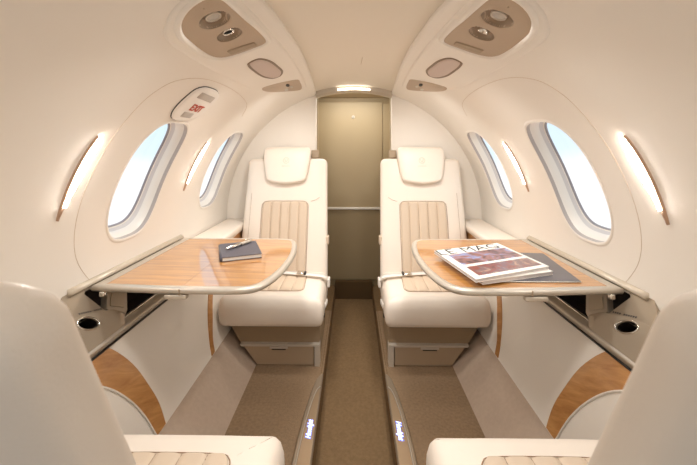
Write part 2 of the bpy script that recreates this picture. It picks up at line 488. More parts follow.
# ------------------------------------------------------------------ slabs that follow the liner
def slab(s, poly, prof, name, m, parent, disp=None, rings=8, rot=True):
    """poly: (y, theta) outline; prof: (inset metres, radius)"""
    mm = [(y, t*DEG) for y, t in poly]
    def mp(u, v, h):
        return wp(s, u, v/DEG, h+(disp(u, v/DEG) if disp else 0))
    mb = pillow(mm, prof, mp, rings=rings, bottom=False)
    return mb.build(name, m, parent)
def ell(y, t, ry, rt, n=40, tilt=0):
    o = []
    for k in range(n):
        a = 2*PI*k/n; u = ry*math.cos(a); v = rt*math.sin(a)*DEG
        o.append((y+u*math.cos(tilt)-v*math.sin(tilt), t+(u*math.sin(tilt)+v*math.cos(tilt))/DEG))
    return o
# overhead service panels
REC = [(.80, 59.9), (.752, 61.6), (.722, 64.2), (.712, 67.2), (.732, 68.9), (.80, 69.5), (.873, 69.9), (.96, 70.5), (1.045, 70.6), (1.068, 69.3), (1.066, 66.5), (1.055, 63.4), (1.03, 60.8), (.99, 59.5), (.93, 59.2), (.86, 59.4)]
PANEL = [(.80, 57.4), (.74, 60), (.70, 64), (.695, 68.0), (.73, 70.4), (.93, 71.7), (1.22, 72.6), (1.53, 72.5), (1.80, 71.6), (1.885, 70.6), (1.90, 69.4), (1.84, 66.5), (1.70, 62.4), (1.55, 59.3), (1.44, 57.7), (1.2, 57.0), (.95, 56.8)]
SPK = [(1.165, 63.6), (1.170, 66.2), (1.235, 67.9), (1.33, 68.5), (1.41, 68.6), (1.455, 67.4), (1.462, 66.1), (1.44, 64.4), (1.36, 63.0), (1.25, 62.7), (1.19, 62.9)]
REAR = [(1.51, 59.9), (1.53, 62.5), (1.585, 67.0), (1.635, 70.6), (1.70, 70.7), (1.80, 70.2), (1.855, 69.3), (1.845, 67.6), (1.76, 64.2), (1.66, 61.2), (1.57, 59.6)]
G1, G2 = (.813, 65.6), (.915, 65.5)
def dish(u, t):
    h = 0
    for (gy, gt), ry, rt in ((G1, .037, 2.7), (G2, .034, 2.4)):
        q = math.hypot((u-gy)/ry, (t-gt)/rt)
        if q < 1.0: h = max(h, .017*(1-q*q)**.55 if q > .0 else .017)
    return h
for s, side in SIDES:
    lab = {'left': 'cream overhead service panel on the left, its front air vent open and dark',
           'right': 'cream overhead service panel on the right, its front air vent tilted aside'}[side]
    p = empty('overhead_service_panel', (0, 0, 0), lab, 'service panel', 'overhead service panels')
    po = smooth_poly(PANEL, 6)
    slab(s, po, [(-.004, R+.001), (-.001, R-.004), (.003, R-.0055), (.009, R-.006)], 'panel_shell', 'liner', p, rings=44, disp=lambda u, t: .03 if (dish(u, t) > 0 or dish(u+.012, t) > 0 or dish(u-.012, t) > 0 or dish(u, t+.8) > 0 or dish(u, t-.8) > 0) else 0)
    MB().tube([wp(s, y, t, R-.0005) for y, t in po], .0016, 5, closed=True).build('panel_seam', 'dark_seam', p)
    # raised rim and the tan recess
    ro = smooth_poly(REC, 5)
    rim = [(y, t*DEG) for y, t in ro]
    mb = MB(); L = []
    for dd, rr in ((-.014, R-.0055), (-.011, R-.010), (-.005, R-.0125), (0, R-.011), (.003, R-.006)):
        L.append([wp(s, y, t/DEG, rr) for y, t in offset(rim, dd)])
    mb.loft(L, caps=False); mb.build('recess_rim', 'liner', p)
    # recess built on a fine grid so that the dishes sit in it
    mb = pillow([(y, t) for y, t in rim], [(0, R-.0065), (.010, R-.0070)], lambda u, v, h: wp(s, u, v/DEG, h+dish(u, v/DEG)), rings=70, bottom=False)
    rp = mb.build('recess_panel', 'tan', p)
    for (gy, gt), ry_, rt_ in ((G1, .037, 2.7), (G2, .034, 2.4)):
        mb = MB(); L = []
        for k in (1.0, .96, .9, .8, .65, .5, .3, .02):
            L.append([wp(s, u, v, R-.0073+dish(gy+(u-gy)*.999, gt+(v-gt)*.999)) for u, v in ell(gy, gt, ry_*k, rt_*k, 48)])
        mb.loft(L, caps=False); mb.build('dish_shade_liner', 'dish', rp)  # darker lining makes up for weak depth shading in the dishes
    # reading light in the front dish
    for nm, (gy, gt), ky, lensm in (('reading_light', G1, .019, 'lens'), ('air_vent', G2, .016, 'black')):
        off = .003
        tilt = 0 if (nm == 'reading_light' or s < 0) else 1
        dirv = Vector(wp(s, gy, gt, 1))-Vector(wp(s, gy, gt, 0)); dirv.normalize()
        if tilt: dirv = (dirv+Vector((0, -.75, .0))).normalized()
        ctr = Vector(wp(s, gy, gt, R+off))
        yv = Vector((0, 1, 0)); xv = yv.cross(dirv).normalized(); yv = dirv.cross(xv)
        def loop(r, h): return [ctr+(xv*math.cos(a)+yv*math.sin(a))*r+dirv*h for a in [2*PI*k/28 for k in range(28)]]
        mb = MB(); mb.loft([loop(ky*.80, .016), loop(ky*1.0, .008), loop(ky*1.04, 0), loop(ky, -.003), loop(ky*.86, -.0035), loop(ky*.80, .0)], caps=False)
        g = mb.build(nm, 'chrome' if nm == 'air_vent' else 'silver', p)
        mb = MB(); mb.loft([loop(ky*.82, -.0005), loop(ky*.5, -.002 if lensm == 'lens' else .004), loop(.0005, -.0025 if lensm == 'lens' else .006)], caps=False)
        mb.build('lens' if lensm == 'lens' else 'vent_core', lensm, g)
    # label bar at the rear of the recess
    bar = round_poly([(.998, 62.4*DEG), (1.022, 68.2*DEG), (1.052, 68.2*DEG), (1.032, 62.4*DEG)], .006)
    slab(s, [(y, t/DEG) for y, t in bar], [(0, R-.006), (.001, R-.0095), (.003, R-.010)], 'switch_bar', 'tan2', p, rings=3)
    MB().box(wp(s, .748, 65.8, R-.0068), (.003, .006, .002), rot=None).build('indicator', 'tan2', p)
    # speaker
    so = smooth_poly(SPK, 5)
    slab(s, so, [(-.003, R-.005), (-.001, R-.0085), (.002, R-.0090), (.005, R-.0075)], 'speaker_bezel', 'spk_bezel', p, rings=2)
    so2 = [(y, t/DEG) for y, t in offset([(y, t*DEG) for y, t in so], .006)]
    slab(s, so2, [(0, R-.0072), (.002, R-.009), (.010, R-.010)], 'speaker_grille', 'mesh', p, rings=6)
    # rear recess with two small vents
    rr = smooth_poly(REAR, 5)
    rc = slab(s, rr, [(-.001, R-.0055), (.003, R-.0075), (.007, R-.0070)], 'rear_recess', 'tan', p, rings=6)
    for (gy, gt, q) in ((1.655, 66.6, .016), (1.715, 67.2, .013), (1.73, 65.0, .015)):
        slab(s, ell(gy, gt, q*1.5, q*.55/DEG), [(0, R-.0066), (.001, R-.0105), (.004, R-.0085)], 'knob', 'silver' if gy > 1.7 else 'black', rc, rings=3)

# exit sign on the left wall
EX = [(1.20, 41.2), (1.15, 41.2), (1.122, 42.6), (1.112, 45), (1.112, 48), (1.118, 50.3), (1.145, 51.6), (1.185, 52.0), (1.245, 51.9), (1.285, 50.6), (1.30, 48.4), (1.298, 45.3), (1.275, 42.6)]
e = empty('exit_sign', (0, 0, 0), 'small white rounded EXIT sign plate above the left window nearest the table', 'sign')
ex = smooth_poly(EX, 6)
slab(-1, [(y, t/DEG) for y, t in offset([(y, t*DEG) for y, t in ex], -.0035)], [(-.001, R+.001), (0, R-.0030), (.002, R-.0032)], 'sign_surround', 'black', e, rings=2)
slab(-1, ex, [(-.0035, R-.001), (-.001, R-.0075), (.003, R-.009), (.008, R-.0095)], 'sign_plate', 'white', e, rings=6)
sb = slab(-1, [(y, t/DEG) for y, t in round_poly([(1.150, 48.6*DEG), (1.150, 50.6*DEG), (1.262, 50.4*DEG), (1.268, 48.4*DEG)], .004)], [(0, R-.009), (.001, R-.0105)], 'grey_label', 'signgrey', e, rings=2)
def exm(u, v, h): return wp(-1, 1.218+u, 45.6+v/DEG, R-.0100-h)
text_mesh('EXIT', .040, exm, 'exit_lettering', 'red', e, bold=.0010)
slab(-1, [(y, t/DEG) for y, t in round_poly([(1.165, 42.3*DEG), (1.165, 44.0*DEG), (1.235, 44.0*DEG), (1.235, 42.3*DEG)], .003)], [(0, R-.009), (.001, R-.0105)], 'arrow_label', 'signgrey', e, rings=2)

# wall sconces
def leaf(y, t0, t1, w, dy=0, n=28, peak=.5):
    o = []
    for k in range(n+1):
        q = k/n; hw = w*(math.sin(PI*q**(math.log(.5)/math.log(peak))))**.75 if 0 < q < 1 else 0.0004
        o.append((y+dy+hw, t0+(t1-t0)*q))
    for k in range(n-1, 0, -1):
        q = k/n; hw = w*(math.sin(PI*q**(math.log(.5)/math.log(peak))))**.75
        o.append((y+dy-hw, t0+(t1-t0)*q))
    return o
def sconce_shape(w, t0, t1, y, n=30, tip=.18):
    a = []; b = []
    for k in range(n+1):
        q = k/n
        hw = w*min(1, (q/.62))**.8*max(0, 1-((q-.62)/.38)**2)**.5 if q > .62 else w*math.sin(PI/2*(q/.62))**.9
        a.append((y+hw*1.45+.0003, t0+(t1-t0)*q)); b.append((y-hw*.5-.0003, t0+(t1-t0)*q))
    return a+b[::-1]
for s, side in SIDES:
    for yc, where in ((.884, 'near'), (1.552, 'far')) if s < 0 else ((.860, 'near'), (1.536, 'far')):
        lab = {('left', 'near'): 'slim lit leaf-shaped wall lamp on the left wall, nearer the camera',
               ('left', 'far'): 'slim lit leaf-shaped wall lamp on the left wall, between its two windows',
               ('right', 'near'): 'slim lit leaf-shaped wall lamp on the right wall, nearer the camera',
               ('right', 'far'): 'slim lit leaf-shaped wall lamp on the right wall, between its two windows'}[(side, where)]
        L = empty('wall_sconce', (0, 0, 0), lab, 'wall lamp', 'leaf-shaped wall lamps')
        body = sconce_shape(.0135, 17.4, 34.8, yc)
        slab(s, body, [(-.001, R+.001), (0, R-.005), (.0012, R-.0065), (.003, R-.0055)], 'bezel', 'bezel', L, rings=3)
        lens = sconce_shape(.0125, 20.0, 34.6, yc+.0038)
        slab(s, lens, [(0, R-.0050), (.0015, R-.0085), (.004, R-.0095)], 'diffuser', 'lamp', L, rings=4)

# ------------------------------------------------------------------ side consoles, table pockets, tables
PA, PZ = (.800, .605), (.715, .468)
def q3(s):
    d_ = Vector((PZ[0]-PA[0], 0, PZ[1]-PA[1])); nrm = Vector((-.85, 0, .527))
    def mp(y, t, h):
        p = Vector((PA[0], y, PA[1]))+d_*t+nrm*h
        return (s*p.x, p.y, p.z)
    return mp
CUP = (.027, .098, -.009, .085)
def plate_hole(poly, hc, hr, mp, h0, h1, bev=.004):
    """slab with an elliptic hole"""
    poly = densify(poly, .03); n = len(poly)
    def hole(k, h): return [mp(hc[0]+(hr[0]*c+hr[2]*d)*k/L, hc[1]+(hr[1]*c+hr[3]*d)*k/L, h) for (c, d, L) in dirs]
    dirs = []
    for u, v in poly:
        det = hr[0]*hr[3]-hr[2]*hr[1]; du, dv = u-hc[0], v-hc[1]
        c, d = (du*hr[3]-dv*hr[2])/det, (dv*hr[0]-du*hr[1])/det; dirs.append((c, d, math.hypot(c, d)))
    mb = MB()
    sc = lambda k: [((u-hc[0])*k+hc[0], (v-hc[1])*k+hc[1]) for u, v in poly]
    L = [[mp(u, v, h0) for u, v in poly], [mp(u, v, h1-bev) for u, v in poly], [mp(u, v, h1-bev*.3) for u, v in sc(.995)], [mp(u, v, h1) for u, v in sc(.985)]]
    for k in range(1, 4):
        t = k/4; A = [mp(u, v, h1) for u, v in sc(.985)]; B = hole(1.12, h1)
        L.append([tuple(a[i]*(1-t)+b[i]*t for i in range(3)) for a, b in zip(A, B)])
    L += [hole(1.12, h1), hole(1.03, h1-.001), hole(1.0, h1-.004), hole(.97, h1-.03)]
    mb.loft(L, caps=False); return mb
for s, side in SIDES:
    lab = 'greige %s side console with cup holder, metal rails and dark table pocket' % side
    c = empty('side_console', (0, 0, 0), lab, 'console', 'side consoles')
    mp = q3(s)
    # upper rail: a shallow ledge between liner and pocket
    mb = MB(); prof = [(.8008, .6215), (.797, .6200), (.789, .6145), (.7855, .609), (.786, .605), (.792, .600), (.8015, .598)]; k = len(prof)
    yy = [.962, 1.2, 1.4, 1.605]
    mb.add([(s*x, y, z) for y in yy for x, z in prof], [(i*k+j, (i+1)*k+j, (i+1)*k+j+1, i*k+j+1) for i in range(3) for j in range(k-1)]+[tuple(range(k))])
    mb.build('upper_rail', 'rail', c)
    # pocket lining
    mb = MB(); prof = [(.805, .604), (.86, .570), (.86, .43), (.715, .432)]; k = len(prof)
    v = [(s*x, y, z) for y in (.96, 1.62) for x, z in prof]
    mb.add(v, [(j, k+j, k+j+1, j+1) for j in range(k-1)]+[(0, 1, 2, 3), (7, 6, 5, 4)])
    mb.build('pocket_lining', 'cavity', c, smooth=False)
    # lower rail
    mb = MB(); L = []
    for y in (.30, .95, 1.1, 1.35, 1.605):
        L.append([(s*x, y, z) for x, z in round_poly([(.690, .474), (.726, .492), (.742, .462), (.712, .440)], .009, 4)])
    mb.loft(L); mb.build('lower_rail', 'silver', c, auto=50)
    MB().tube([(s*.7035, .30, .448), (s*.7035, 1.605, .448)], .0035, 6).build('rail_shadow_gap', 'black', c)
    MB().tube([(s*.7145, .60, .4905), (s*.7145, 1.6, .4905)], .0030, 6).build('rail_bead', 'chrome', c)
    # wedge plate with its tiny engraved row
    poly = round_poly([(.965, -.15), (1.03, -.14), (1.028, .02), (1.010, .12), (1.046, .62), (.895, .44), (.92, .15)], .012, 4)
    MB().prism(poly, mp, -.03, .002).build('wedge_plate', 'console', c, auto=40)
    mb = MB()
    for i in range(11):
        if i == 6: continue
        yq = .962+i*.0068; tq = .36+i*.0125
        mb.prism([(yq, tq), (yq+.0036, tq+.006), (yq+.0036, tq+.038), (yq, tq+.034)], mp, .002, .0024)
    mb.build('engraved_marks', 'ink', c, smooth=False)
    # console body with the cup holder
    poly = round_poly([(.80, .34), (.94, .41), (1.045, .62), (1.078, .80), (1.055, 1.0), (.80, 1.0)], [.004, .04, .03, .03, .02, .004], 5)
    plate_hole(poly, (.950, .60), CUP, mp, -.03, .022).build('console_body', 'console', c, auto=50)
    mb = MB(); mb.loft([[mp(.950+(CUP[0]*math.cos(a)+CUP[2]*math.sin(a))*k, .60+(CUP[1]*math.cos(a)+CUP[3]*math.sin(a))*k, h) for a in [2*PI*i/40 for i in range(40)]] for k, h in ((.99, .018), (.95, -.02), (.8, -.045), (.01, -.046))], caps=False)
    mb.build('cup_holder', 'black', c)
    MB().tube([mp(.950+(CUP[0]*math.cos(a)+CUP[2]*math.sin(a))*1.06, .60+(CUP[1]*math.cos(a)+CUP[3]*math.sin(a))*1.06, .0225) for a in [2*PI*i/48 for i in range(48)]], .0026, 6, closed=True).build('cup_holder_ring', 'chrome', c)

TZ = .609
OUT = [(0.781, 1.0242), (0.5892, 1.0104), (0.4124, 1.004), (0.329, 1.0058), (0.2867, 1.0242), (0.2592, 1.0747), (0.2406, 1.1528), (0.2308, 1.2447), (0.2288, 1.3458), (0.2357, 1.4376), (0.2465, 1.502), (0.2651, 1.5589), (0.2995, 1.5828), (0.3928, 1.592), (0.5892, 1.592), (0.781, 1.592)]
for s, side in SIDES:
    lab = {'left': 'glossy maple folding table with silver rim, holding a notebook and pen',
           'right': 'glossy maple folding table with silver rim, holding magazines and a folder'}[side]
    t = empty('folding_table', (s*.5, 1.29, 0), lab, 'table', 'folding tables')
    o0 = smooth_poly(OUT[1:-1], 5, False); poly = [OUT[0]]+o0+[OUT[-1]]
    def mp(u, v, h): return (s*u-s*.5, v-1.29, TZ+h)
    poly = densify(poly, .04)
    mb = MB(); L = []
    # rim: rounded outer edge, flat top, down step to the wood
    def woodline(k):
        q = offset(poly, k)
        return [(min(u, .745), v) for u, v in q]
    L.append([mp(u, v, -.019) for u, v in offset(poly, .012)])
    L.append([mp(u, v, -.0175) for u, v in offset(poly, .004)])
    L.append([mp(u, v, -.011) for u, v in poly])
    L.append([mp(u, v, -.005) for u, v in offset(poly, .001)])
    L.append([mp(u, v, -.001) for u, v in offset(poly, .006)])
    L.append([mp(u, v, 0) for u, v in offset(poly, .012)])
    L.append([mp(u, v, 0) for u, v in woodline(.0205)])
    L.append([mp(u, v, -.002) for u, v in woodline(.022)])
    mb.loft(L, caps=False)
    mb.f.append(tuple(range(len(poly)-1, -1, -1)))
    mb.build('table_rim', 'silver', t, auto=60)
    # wooden top in two leaves, split at the fold
    wl = woodline(.0215)
    def clip(p, x0, keep):
        out = []
        for i in range(len(p)):
            a, b = p[i-1], p[i]; ia, ib = keep(a[0]), keep(b[0])
            if ia != ib:
                k = (x0-a[0])/(b[0]-a[0]); out.append((x0, a[1]+(b[1]-a[1])*k))
            if ib: out.append(b)
        return out
    for x0, keep, nm in ((.5068, lambda x: x < .5068, 'table_leaf'), (.5092, lambda x: x > .5092, 'table_leaf')):
        mb = MB().prism(clip(wl, x0, keep), mp, -.006, -.0006); mb.build(nm, 'wood', t, smooth=False)
    MB().box((s*.008, .008, TZ-.0042), (.004, .55, .006)).build('fold_joint', 'stitch', t, smooth=False)
    # latch under the front edge and the support arm
    MB().box((s*.022, -.272, TZ-.027), (.066, .02, .014), .004, 3).build('table_latch', 'silver', t)
    MB().box((s*.008, -.2845, TZ-.010), (.002, .004, .018)).build('leaf_split', 'tan2', t, smooth=False)
    mq = q3(s)
    def mloc(y, tt, h):
        p = mq(y, tt, h); return (p[0]-s*.5, p[1]-1.29, p[2])
    arm = [(1.078, .27), (1.158, .37), (1.105, .80), (1.085, .86), (1.040, .56)]
    mb = MB().prism(round_poly(arm, .010, 3), mloc, -.012, .010); ar = mb.build('support_arm', 'silver', t, auto=40)
    arm2 = [(1.084, .36), (1.138, .43), (1.098, .72), (1.056, .55)]
    MB().prism(round_poly(arm2, .006, 3), mloc, .008, .0125).build('arm_cover', 'rail', ar, auto=40)
    MB().box((s*.245, -.265, TZ-.024), (.016, .014, .016), .004, 3).build('arm_pivot', 'chrome', ar)

# far armrest ledges
for s, side in SIDES:
    c = empty('armrest_ledge', (0, 0, 0), 'cream padded ledge under the far %s window, beside the seat' % side, 'ledge', 'padded window ledges')
    poly = round_poly([(.632, 1.625), (.797, 1.625), (.797, 2.195), (.655, 2.195)], .012, 4)
    pillow(densify(poly, .05), [(0, .545), (0, .570), (.003, .577), (.008, .580)], lambda u, v, h: (s*u, v, h), rings=4).build('padded_top', 'leather', c)
    poly = [(.645, 1.63), (.800, 1.63), (.800, 2.19), (.668, 2.19)]
    MB().prism(poly, lambda u, v, h: (s*u, v, h), .40, .545).build('wood_side', 'oak', c, smooth=False)
    MB().box((s*.72, 1.628, .49), (.16, .004, .11)).build('end_panel', 'liner', c, smooth=False)

# ------------------------------------------------------------------ seats
def rib_patch(mp, w0, w1, v0, v1, n, depth, r=.03, both=False, nu=70, nv=26, base=0.0):
    """channelled leather insert; mp(u, v, h)"""
    mb = MB(); vs = []
    for j in range(nv+1):
        q = j/nv; q = .5-.5*math.cos(PI*q) if both else math.sin(PI/2*q)
        v = v0+(v1-v0)*q; w = w0+(w1-w0)*q
        for e, on in ((abs(v1-v), True), (abs(v-v0), both)):
            if on and e < r: w -= r-math.sqrt(max(0, r*r-(r-e)**2))
        for i in range(nu+1):
            u = -1+2*i/nu; x = u*w
            k = (u*(w/ max(w0, w1))*.5+.5)*n; fr = k-math.floor(k)
            h = depth*(1-abs(2*fr-1)**5)
            edge = min(1, (1-abs(u))*w/.004, abs(v1-v)/.004, (abs(v-v0)/.004 if both else 1))
            vs.append(mp(x, v, base+h*max(0, edge)-(.010 if edge <= 0 else 0)))
    m = nu+1
    mb.add(vs, [(j*m+i, j*m+i+1, (j+1)*m+i+1, (j+1)*m+i) for j in range(nv) for i in range(nu)])
    return mb
RECL = 14.5
def make_seat(a, label, reuse=None):
    """a = +1 when the aisle lies to +x; seat faces -y, front edge at y = 0"""
    root = empty('cabin_seat', (0, 0, 0), label, 'seat', 'facing cabin seats')
    # cushion
    poly = round_poly([(-.245*a, .0), (.245*a, .0), (.240*a, .42), (-.240*a, .42)], [.06, .036, .03, .03], 8)
    poly = densify(poly, .03)
    if a < 0: poly = poly[::-1]
    def top(u, v):
        ru = min(1, abs(u)/.24); rv = abs(v-.2)/.22
        return .010*(1-ru**4)*(1-min(1, rv)**4)
    prof = [(.020, .200), (.006, .206), (0, .222), (-.002, .250), (0, .285), (.006, .306), (.016, .320), (.030, .326)]
    cush = pillow(poly, prof, lambda u, v, h: (u, v, h), top=top, rings=10).build('seat_cushion', 'leather', root)
    surf = lambda u, v, h: (u, v, .3262+top(u, v)+h)
    ins = rib_patch(surf, .135, .145, .34, .084, 5, .006, r=.035).build('cushion_insert', 'insert', cush)
    st = MB()
    for k in range(1, 5):
        x = (-1+2*k/5)*.145
        st.tube([surf(x*(1-.07*q), .088+.244*q, .0012) for q in [i/6 for i in range(7)]], .0010, 4)
    ol = smooth_poly([(.134, .33), (.140, .2), (.145, .122), (.136, .095), (.112, .085), (0, .083), (-.112, .085), (-.136, .095), (-.145, .122), (-.140, .2), (-.134, .33)], 4, False)
    st.tube([surf(u, v, .0015) for u, v in ol], .0013, 4)
    st.build('stitching', 'stitch', cush)
    # skirt and base with the drawer
    def fr(x0, x1, z0, z1, xb0, xb1):   # trapezoid in x,z : top (x0..x1 at z1), bottom (xb0..xb1 at z0)
        return [(xb0, z0), (xb1, z0), (x1, z1), (x0, z1)]
    def pxz(poly2, y0, y1, bev=0):
        mb = MB(); mb.loft([[(a*u, y0, v) for u, v in poly2], [(a*u, y1, v) for u, v in poly2]]); return mb
    pxz(round_poly(fr(-.216, .226, .100, .212, -.150, .226), .008, 3), .068, .44).build('seat_skirt', 'skirt2', root, auto=40)
    pxz(fr(-.142, .222, .0, .100, -.072, .222), .080, .44).build('seat_pedestal', 'skirt2', root, smooth=False)
    fm = MB()
    fm.add(*(lambda m: (m.v, m.f))(pxz(fr(-.146, .226, .092, .101, -.140, .226), .046, .09)))
    fm.add(*(lambda m: (m.v, m.f))(pxz(fr(.203, .227, .0, .093, .203, .227), .046, .09)))
    fm.build('drawer_frame', 'frame', root, smooth=False)
    dr = pxz(round_poly(fr(-.128, .199, .004, .089, -.066, .199), .003, 2), .052, .09).build('drawer', 'skirt', root, smooth=False)
    MB().box((a*.035, .0505, .084), (.085, .004, .010), .0015).build('drawer_pull', 'frame', dr)
    MB().box((a*.035, .0505, .076), (.066, .004, .004), .001).build('pull_gap', 'black', dr, smooth=False)
    # recliner controls and belt anchor on the aisle side
    ctl = MB().box((a*.236, .22, .225), (.012, .20, .05), .005).build('control_panel', 'rail', root)
    for yy, zz in ((.175, .238), (.225, .225), (.13, .250)):
        MB().box((a*.245, yy, zz), (.012, .030, .022), .004, 3).build('recline_button', 'white', ctl)
    MB().box((a*.238, .15, .190), (.010, .03, .012), .003).build('belt_socket', 'black', ctl)
    # backrest in its own tilted frame
    B = bpy.data.objects.new('backrest', None)
    zt = .765
    def W(t):
        w = .252-.012*max(0, min(1, (t-.1)/.6)); r = .036
        if t > zt-r: w -= r-math.sqrt(max(0, r*r-(t-(zt-r))**2))
        return w
    def D(t):
        d0 = .058-.014*t/zt; r = .03
        if t > zt-r: d0 *= math.sqrt(max(.0, 1-((t-(zt-r))/r)**2))*.9+.1
        return d0
    ts = [-.02, .0, .05, .1, .2, .3, .4, .5, .6, .68, .71, .725, .735, .745, .752, .758, .762, .7645, .765]
    L = []
    e = 3.6
    for t in ts:
        lp = []
        for k in range(64):
            an = 2*PI*k/64; c_, s_ = math.cos(an), math.sin(an)
            x = math.copysign(abs(c_)**(2/e), c_)*W(t)
            yq = math.copysign(abs(s_)**(2/e), s_)*D(t)
            if s_ < 0: yq += .008*(1-(x/max(W(t), .01))**2)          # slight hollow of the front
            lp.append((x, yq, t))
        L.append(lp)
    b = MB().loft(L).build('backrest', 'leather', root)
    b.location = (-a*.013, .375, .215); b.rotation_euler.x = -rad(RECL)
    def bf(x, t, h): return (x, -D(t)+.008*(1-(x/W(t))**2)-h, t)
    bi = rib_patch(lambda u, v, h: bf(u, v, h-.0005), .132, .134, .05, .500, 5, .009, r=.03).build('backrest_insert', 'insert', b)
    st = MB()
    for k in range(1, 5):
        x = (-1+2*k/5)*.134
        st.tube([bf(x, .06+.434*q, .0006) for q in [i/5 for i in range(6)]], .0011, 4)
    ol = [(.133, .06), (.135, .3), (.135, .462), (.128, .488), (.105, .501), (0, .502), (-.105, .501), (-.128, .488), (-.135, .462), (-.135, .3), (-.133, .06)]
    st.tube([bf(u, v, .001) for u, v in smooth_poly(ol, 4, False)], .0014, 4)
    st.build('stitching', 'stitch', b)
    sd = MB(); sd2 = MB()
    sd.tube([bf(a*.150, .50, .0), bf(a*.18, .510, -.0004), bf(a*.200, .524, -.0004)], .0010, 4)
    sd2.tube([bf(-a*.205, .05, -.0008), bf(-a*.200, .55, -.0008)], .0008, 4)
    sd.build('side_seam', 'stitch', b); sd2.build('side_seam', 'stitch', b)
    # headrest
    hz = .597; HH = .232
    def hw(t):
        w = .113+.027*min(1, t/.15)**.8; r = .028
        if t > HH-r: w -= r-math.sqrt(max(0, r*r-(t-(HH-r))**2))
        if t < .022: w -= .022-math.sqrt(max(0, .022**2-(.022-t)**2))
        return w
    def hd(t):
        d0 = .026
        for q, r in ((HH-t, .022), (t, .014)):
            if q < r: d0 *= .08+.92*math.sqrt(max(0, 1-(1-q/r)**2))
        return d0
    def hwarp(x, yq, t):
        roll = max(0, t-.16)/.07
        return (x, -.052+yq+.016*roll**2, hz+t+.024*min(1.2, abs(x)/.13)**1.6*(1-t/HH)**2)
    L = []
    for t in [0, .001, .003, .006, .010, .015, .022, .035, .06, .09, .12, .15, .175, .195, .207, .215, .221, .226, .229, .231, .232]:
        L.append([hwarp(math.copysign(abs(math.cos(q))**.55, math.cos(q))*hw(t), math.copysign(abs(math.sin(q))**.55, math.sin(q))*hd(t), t) for q in [2*PI*k/72 for k in range(72)]])
    h = MB().loft(L).build('headrest', 'leather', root)
    h.location = b.location; h.rotation_euler = b.rotation_euler
    hf = lambda u, v, k: hwarp(u, -hd(.12)*(1-(abs(u)/hw(.12))**3.6)**(1/3.6)-.0002-k, .11+v)
    mb = MB().tube([hf(.017*math.cos(q), .030+.017*math.sin(q), 0) for q in [2*PI*i/24 for i in range(24)]], .0011, 4, closed=True)
    mb.tube([hf(-.009, .038, 0), hf(-.003, .022, 0), hf(.003, .022, 0), hf(.009, .038, 0)], .0011, 4)
    mb.tube([hf(-.025, -.004, 0), hf(.025, -.004, 0)], .0010, 4)
    mb.build('embossed_crest', 'insert', h)
    g = MB().box((a*.160, .030, .800), (.046, .030, .050), .004).build('shoulder_belt_guide', 'tan2', root)
    g.location = b.location; g.rotation_euler = b.rotation_euler
    # lap belt lying over the rear of the cushion
    L = []
    path = smooth_poly([(.252, .285, .300), (.243, .268, .334), (.20, .262, .348), (.12, .272, .350), (.06, .285, .350), (-.03, .30, .349), (-.12, .312, .349)], 5, False)
    for x, y, z in path:
        L.append([(a*x, y-.019, z-.001), (a*x, y+.019, z+.002), (a*x, y+.019, z+.005), (a*x, y-.019, z+.002)])
    bl = MB().loft(L).build('lap_belt', 'white', root)
    MB().box((a*.105, .274, .356), (.040, .045, .012), .004, 3).build('belt_buckle', 'chrome', bl)
    MB().box((a*.127, .272, .356), (.014, .040, .010), .003, 2).build('buckle_latch', 'black', bl)
    MB().box((a*.252, .285, .305), (.016, .05, .045), .006, 3).build('belt_anchor', 'white', root)
    MB().box((a*.236, .44, .49), (.016, .045, .05), .007, 3).build('armrest_hinge', 'insert', root)
    return root
def copy_tree(o, parent=None):
    if parent and o.name.startswith('lap_belt'): return None      # tucked out of sight on the near seats
    c = o.copy(); C.objects.link(c); c.parent = parent
    for ch in [q for q in bpy.data.objects if q.parent == o]: copy_tree(ch, c)
    return c
SL = make_seat(+1, 'cream leather seat facing the camera behind the left table')
SR = make_seat(-1, 'cream leather seat facing the camera behind the right table')
SL.location = (-.388, 1.585, 0); SR.location = (.388, 1.585, 0)
NL = copy_tree(SR); NL['label'] = 'cream leather seat in the left foreground, seen from behind its backrest'
NR = copy_tree(SL); NR['label'] = 'cream leather seat in the right foreground, seen from behind its backrest'
NL.location = (-.413, .857, 0); NR.location = (.413, .857, 0)
for n_ in (NL, NR):
    n_.rotation_euler.z = PI
    for ch in n_.children:
        if ch.name.split('.')[0] in ('backrest', 'headrest', 'shoulder_belt_guide'): ch.rotation_euler.x = -rad(21.9)

